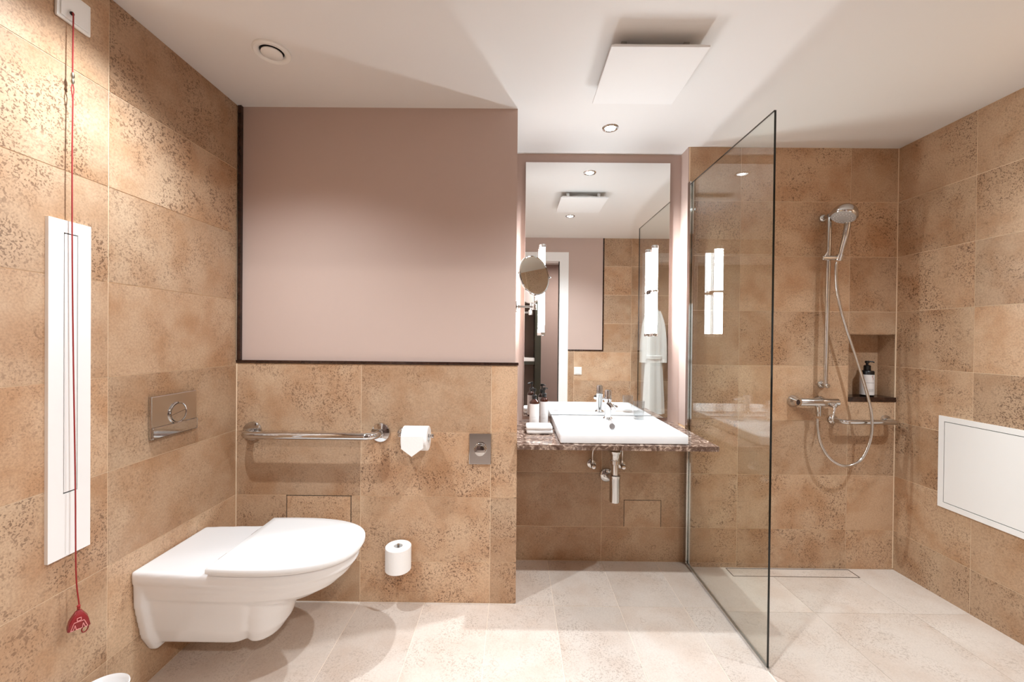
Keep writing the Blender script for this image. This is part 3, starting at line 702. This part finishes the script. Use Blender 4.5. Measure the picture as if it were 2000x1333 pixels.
# mirror with its two tubes
MX0, MX1, MZ0, MZ1 = .059, .889, .788, 2.252
t = thing('vanity_mirror', ((MX0 + MX1) / 2, YM, MZ0), 'large frameless rectangular wall mirror above the washbasin', 'mirror')
finish('backing', box(MX0 + .004, MX1 - .004, YM - .012, YM - .0005, MZ0 + .004, MZ1 - .004), BLACK, t)
finish('glass', box(MX0, MX1, YM - .018, YM - .012, MZ0, MZ1, .0008, 1), MIRROR, t)
LY, LZ0, LZ1 = 2.276, 1.255, 1.766
for x, lab in ((.156, 'glowing vertical tube lamp on the mirror, behind the shaving mirror'), (.787, 'glowing vertical tube lamp on the right side of the mirror')):
    t = thing('mirror_lamp', (x, YM - .018, LZ0), lab, 'wall lamp', 'tube lamps on the vanity mirror')
    finish('tube', cyl((x, LY, LZ0 + .018), (x, LY, LZ1 - .018), .0155, 28), TUBE, t, True)
    for z, s in ((LZ0 + .018, -1), (LZ1 - .018, 1)):
        finish('end_cap', lathe([(.0195, 0), (.0195, .014), (.017, .018), (0, .018)], (x, LY, z), (0, 0, s), 28), CHROME, t, True)
    finish('mount', box(x - .016, x + .016, LY + .0185, YM - .0182, 1.497, 1.523, .002), CHROME, t)
    finish('clip', lathe([(.0192, -.006), (.0205, -.004), (.0205, .004), (.0192, .006)], (x, LY, 1.51), (0, 0, 1), 28, cap=False), CHROME, t, True)

# shaving mirror on a swing arm
t = thing('shaving_mirror', (XPE - .012, 2.10, 1.40), 'round chrome shaving mirror on a swing arm from the partition', 'mirror')
sc = Vector((.104, 2.10, 1.565)); nrm = Vector((.64, -.75, .12)).normalized()
finish('wall_plate', lathe([(.030, 0), (.030, .005), (.022, .009), (.010, .011), (.010, .018)], (XPE - .0118, 2.10, 1.402), (1, 0, 0), 32), CHROME, t, True)
finish('arm', tube([(XPE + .002, 2.10, 1.402), (.10, 2.10, 1.402)], .006, 14), CHROME, t, True)
finish('joint', lathe([(.011, -.016), (.0125, -.014), (.0125, .014), (.011, .016)], (.104, 2.10, 1.402), (0, 0, 1), 24), CHROME, t, True)
finish('stem', cyl((.104, 2.10, 1.415), (.104, 2.102, 1.462), .0055, 14), CHROME, t, True)
finish('back_shell', lathe([(.100, -.002), (.104, -.006), (.100, -.012), (.06, -.018), (0, -.020)], sc, nrm, 56, cap=False), CHROME, t, True)
finish('rim', lathe([(.0985, -.001), (.0985, .003), (.102, .005), (.1055, .002), (.1055, -.005), (.102, -.007)], sc, nrm, 56, cap=False), CHROME, t, True)
finish('glass', lathe([(0, .0015), (.0986, .0015)], sc, nrm, 56, cap=False), MIRROR, t)
u_, v_, _ = frame_for(nrm)
for s in (-1, 1):
    c = sc + u_ * (.107 * s); finish('pivot', lathe([(.005, 0), (.006, .003), (.005, .008), (0, .009)], c, u_ * s, 16), CHROME, t, True)

# ------------------------------------------------------------------ shower
t = thing('shower_screen', (XG, 1.88, 0), 'clear frameless glass shower screen with a dark edge', 'glass screen')
GY0, GY1, GZ0, GZ1 = 1.517, YS - .012, .006, 2.098
bm = box(XG - .004, XG + .004, GY0, GY1, GZ0, GZ1)
o = finish('pane', bm, [GLASS, GLASSEDGE], t)
for p in o.data.polygons:
    if p.normal.y < -.5 or p.normal.z > .5: p.material_index = 1
finish('wall_profile', slab('z', (XG - .011, XG + .011, YS - .030, YS), -.004, 2.106, holes=[(XG - .0045, XG + .0045, YS - .031, YS - .010)]), CHROME, t)
finish('floor_channel', slab('y', (XG - .008, XG + .008, -.012, .010), GY0 - .004, YS - .031, holes=[(XG - .0045, XG + .0045, .004, .02)]), ALU, t)

t = thing('shower_rail', (1.69, YS, 1.0), 'vertical chrome slide rail on the rear shower wall', 'shower rail')
RYS = 2.190
finish('rail', tube([(1.684, RYS, 1.004), (1.693, RYS, 1.905)], .0105, 20), CHROME, t, True)
for x, z, xr in ((1.705, .999, 1.684), (1.700, 1.917, 1.693)):
    finish('rosette', lathe([(.022, 0), (.022, .006), (.016, .016), (.011, .018)], (x, YS, z), (0, -1, 0), 28), CHROME, t, True)
    finish('bracket', tube([(x, YS - .012, z), ((x + xr) / 2, (YS + RYS) / 2, z), (xr, RYS, z)], .0105, 16), CHROME, t, True)
    finish('end_button', lathe([(.012, 0), (.0125, .012), (.010, .016), (0, .017)], (xr, RYS - .004, z), (0.2, -1, 0), 20), CHROME, t, True)
finish('slider', cyl((1.646, 2.178, 1.684), (1.732, 2.170, 1.684), .0125, 20, None, .002), CHROME, t, True)
finish('slider_lever', tube([(1.652, 2.166, 1.690), (1.658, 2.15, 1.712)], .005, 10), CHROME, t, True)
finish('holder', lathe([(.0135, -.016), (.0165, -.016), (.018, .016), (.0155, .016), (.0135, -.016)], (1.732, 2.166, 1.686), (.08, -.25, 1), 20, cap=False), CHROME, t, True)

t = thing('hand_shower', (1.73, 2.166, 1.67), 'round chrome hand shower head resting in the rail slider', 'shower head')
hc = Vector((1.712, 2.115, 1.900)); hn = Vector((-.40, -.16, -.90)).normalized()
hpts = smooth_path([(1.7315, 2.168, 1.668), (1.735, 2.155, 1.73), (1.741, 2.14, 1.80), (1.744, 2.132, 1.86), (1.738, 2.128, 1.905)], 6)
finish('handle', tube(hpts, [.0095 + .005 * min(1, i / 12) for i in range(len(hpts))], 18), CHROME, t, True)
finish('head', lathe([(0, -.052), (.018, -.050), (.034, -.043), (.047, -.031), (.056, -.014), (.060, .004), (.0595, .012), (.053, .020)], hc, hn, 48, cap=False), CHROME, t, True)
finish('spray_face', lathe([(.0535, .0195), (.040, .026), (0, .028)], hc, hn, 48, cap=False), mat('grey_spray_face', (176, 172, 170), .25, noise=.03), t, True)
u_, v_, _ = frame_for(hn)
bm = None
for rr, k in ((.014, 6), (.027, 12), (.040, 18)):
    for i in range(k):
        a = 2 * math.pi * i / k; c = hc + (u_ * math.cos(a) + v_ * math.sin(a)) * rr + hn * .0235
        bm = lathe([(.0022, 0), (.0016, .0035)], c, hn, 6, bm)
o = finish('spray_nozzles', bm, PLASTIC, t); o['kind'] = 'stuff'

t = thing('shower_mixer', (1.62, YS, .902), 'chrome wall shower mixer with a small lever', 'shower mixer')
for x in (1.551, 1.694):
    finish('rosette', lathe([(.032, 0), (.032, .008), (.028, .022), (.020, .032), (.016, .05)], (x, YS, .905), (0, -1, 0), 36), CHROME, t, True)
finish('body', lathe([(.020, 0), (.0215, .003), (.0215, .11), (.0225, .112), (.0225, .150), (.0205, .152), (.0205, .205), (.018, .208), (0, .209)], (1.546, 2.190, .908), (1, 0, 0), 36), CHROME, t, True)
finish('lever_hub', lathe([(.015, 0), (.0155, .03), (.012, .034), (0, .035)], (1.700, 2.178, .900), (.25, -1, -.12), 24), CHROME, t, True)
finish('lever', tube([(1.704, 2.146, .894), (1.694, 2.142, .86), (1.684, 2.140, .815)], [.0055, .004, .005], 12), CHROME, t, True)
finish('outlet', lathe([(.014, 0), (.0155, .012), (.0125, .02), (.0125, .04), (.010, .06)], (1.645, 2.188, .894), (0.02, -.05, -1), 20), CHROME, t, True)

t = thing('shower_hose', (1.65, 2.18, .60), 'ribbed chrome shower hose looping down from the mixer to the hand shower', 'hose')
HP = [(1.6403, 2.187, 0.8203), (1.6388, 2.18, 0.7555), (1.6558, 2.172, 0.675), (1.6994, 2.16, 0.6049), (1.7678, 2.15, 0.576), (1.8389, 2.142, 0.6119), (1.8798, 2.138, 0.7028), (1.8919, 2.138, 0.7948), (1.8841, 2.14, 0.8917), (1.8599, 2.145, 0.9963), (1.8206, 2.152, 1.1363), (1.7718, 2.158, 1.2906), (1.7351, 2.162, 1.4211), (1.7177, 2.166, 1.5304), (1.7151, 2.168, 1.6289), (1.72, 2.168, 1.6644)]
hose = resample(smooth_path(HP, 14), .0028)
finish('hose', tube(hose, .0068, 12, ribs=.05), STEEL, t, True)

t = thing('shower_grab_bar', (1.915, YS, .804), 'short polished chrome grab bar below the shower niche', 'grab bar')
ubar(1.769, 2.062, .806, YS, .080, .0125, .026, t, .03)

def shower_bottle():
    x, y, zb = 2.003, 2.300, NICHE[2] + .0265
    t = thing('shower_gel_bottle', (x, y, zb), 'black pump bottle with white label in the shower niche', 'bottle')
    o = (x, y, zb); A = (0, 0, 1); r = .0325
    bd = finish('body', lathe([(0, 0), (r - .003, 0), (r, .003), (r, .138), (r * .9, .143), (.013, .147)], o, A, 36), BLACKPL, t, True)
    finish('label', lathe([(r + .0005, .008), (r + .0005, .122)], o, A, 36, cap=False), LABELM, bd, True)
    finish('pump_collar', lathe([(.0165, .146), (.0165, .172), (.013, .174), (.006, .176)], o, A, 24), BLACKPL, t, True)
    finish('pump_stem', cyl((x, y, zb + .174), (x, y, zb + .188), .006, 14), BLACKPL, t, True)
    ph = finish('pump_head', lathe([(.010, .186), (.011, .189), (.010, .199), (0, .200)], o, A, 20), BLACKPL, t, True)
    finish('nozzle', tube([(x, y, zb + .195), (x + .020, y - .012, zb + .195), (x + .026, y - .016, zb + .190)], .004, 10), BLACKPL, ph, True)
    def strip(a0, a1, z0, z1, m, nm):
        n_ = bmesh.new(); vs = []
        for i in range(7):
            a = math.radians(a0 + (a1 - a0) * i / 6)
            vs.append([n_.verts.new((x + (r + .0010) * math.cos(a), y + (r + .0010) * math.sin(a), zb + q)) for q in (z0, z1)])
        for a, c in zip(vs, vs[1:]): n_.faces.new((a[0], c[0], c[1], a[1]))
        finish(nm, n_, m, bd)
    strip(-150, -60, .0755, .0768, PRINT, 'print_line')
    for z in (.028, .034, .040): strip(-120, -72, z, z + .0012, PRINT, 'print_line')
    em = [(x + (r + .0012) * math.cos(math.radians(a)), y + (r + .0012) * math.sin(math.radians(a)), zb + z) for a, z in ((-84, .094), (-80, .101), (-86, .107), (-90, .112), (-85, .117), (-80, .113))]
    finish('emblem', tube(smooth_path(em, 4), .0009, 6), EMBLEM, bd)
shower_bottle()

t = thing('linear_drain', (1.525, 2.20, -.03), 'long slot floor drain with tile insert along the rear shower wall', 'drain')
finish('tray', slab('z', (DRAIN[0] + .001, DRAIN[1] - .001, DRAIN[2] + .001, DRAIN[3] - .001), -.0013, -.0008, zf=ZSH), BLACK, t)
finish('tile_insert', slab('z', (DRAIN[0] + .006, DRAIN[1] - .006, DRAIN[2] + .006, DRAIN[3] - .006), -.0008, 0, zf=ZSH), FLOOR, t)
finish('frame', slab('z', (DRAIN[0] + .001, DRAIN[1] - .001, DRAIN[2] + .001, DRAIN[3] - .001), -.0012, .0004, holes=[(DRAIN[0] + .0025, DRAIN[1] - .0025, DRAIN[2] + .0025, DRAIN[3] - .0025)], zf=ZSH), STEEL, t)

t = thing('access_panel', (XR, 1.77, .65), 'white framed access hatch on the right shower wall', 'access panel')
finish('frame', slab('x', (1.53, 2.013, .428, .876), XR - .008, XR - .0002, holes=[(1.556, 1.988, .454, .851)]), WHITE, t)
finish('seam', slab('x', (1.556, 1.988, .454, .851), XR - .002, XR - .0005), BLACK, t)
finish('hatch', box(XR - .0075, XR - .002, 1.5590, 1.9850, .4570, .8480, .0008), WHITE, t)

# ------------------------------------------------------------------ entrance wall things (seen in the mirror)
t = thing('light_switch', (.68, YE, .90), 'square white switch plate on the entrance wall, reflected in the mirror', 'switch')
finish('frame', box(.640, .721, YE, YE + .009, .860, .941, .002), PLASTIC, t)
finish('rocker', box(.650, .711, YE + .009, YE + .012, .870, .931, .0015), PLASTIC, t)

def robe(x0, seed, label):
    t = thing('bathrobe', (x0, YE, 1.62), label, 'bathrobe', 'bathrobes on the entrance wall')
    rnd = random.Random(seed); ph = rnd.random() * 6
    def sec(z, w, d, k=1.0):
        S = []
        for i in range(48):
            a = 2 * math.pi * i / 48; f = 1 + (.09 * math.sin(a * 7 + ph) * min(1, (1.6 - z) * 2) + .05 * math.sin(a * 11 + ph * 2)) * k
            S.append((x0 + w * math.cos(a) * f, YE + .016 + d * .6 + d * .5 * math.sin(a) * f, z))
        return S
    prof = [(1.60, .015, .02), (1.58, .035, .05), (1.52, .066, .07), (1.40, .080, .085), (1.20, .085, .09), (1.05, .082, .088), (.8, .095, .10), (.6, .105, .105), (.47, .108, .11)]
    finish('body', loft([sec(*q) for q in prof]), TOWELM, t, True)
    for s_ in (-1, 1):
        P = smooth_path([(x0 + s_ * .045, YE + .065, 1.53), (x0 + s_ * .085, YE + .065, 1.40), (x0 + s_ * .102, YE + .065, 1.2), (x0 + s_ * .100, YE + .065, 1.0)], 5)
        finish('sleeve', tube(P, [.026 + .016 * i / len(P) for i in range(len(P))], 16), TOWELM, t, True)
    finish('belt', loft([sec(1.035, .086, .095, .3), sec(1.04, .092, .102, .3), sec(1.07, .092, .102, .3), sec(1.075, .086, .095, .3)]), TOWELM, t, True)
    finish('hook', tube(smooth_path([(x0, YE + .0005, 1.63), (x0, YE + .035, 1.63), (x0, YE + .05, 1.645)], 5), .006, 10), CHROME, t, True)
robe(1.455, 3, 'white bathrobe hanging left in the mirror reflection, farther from the mirror edge')
robe(1.765, 5, 'white bathrobe cut by the right mirror edge in the reflection')
for o in list(bpy.data.objects):
    if '_o' in o: del o['_o']
bpy.context.view_layer.update()
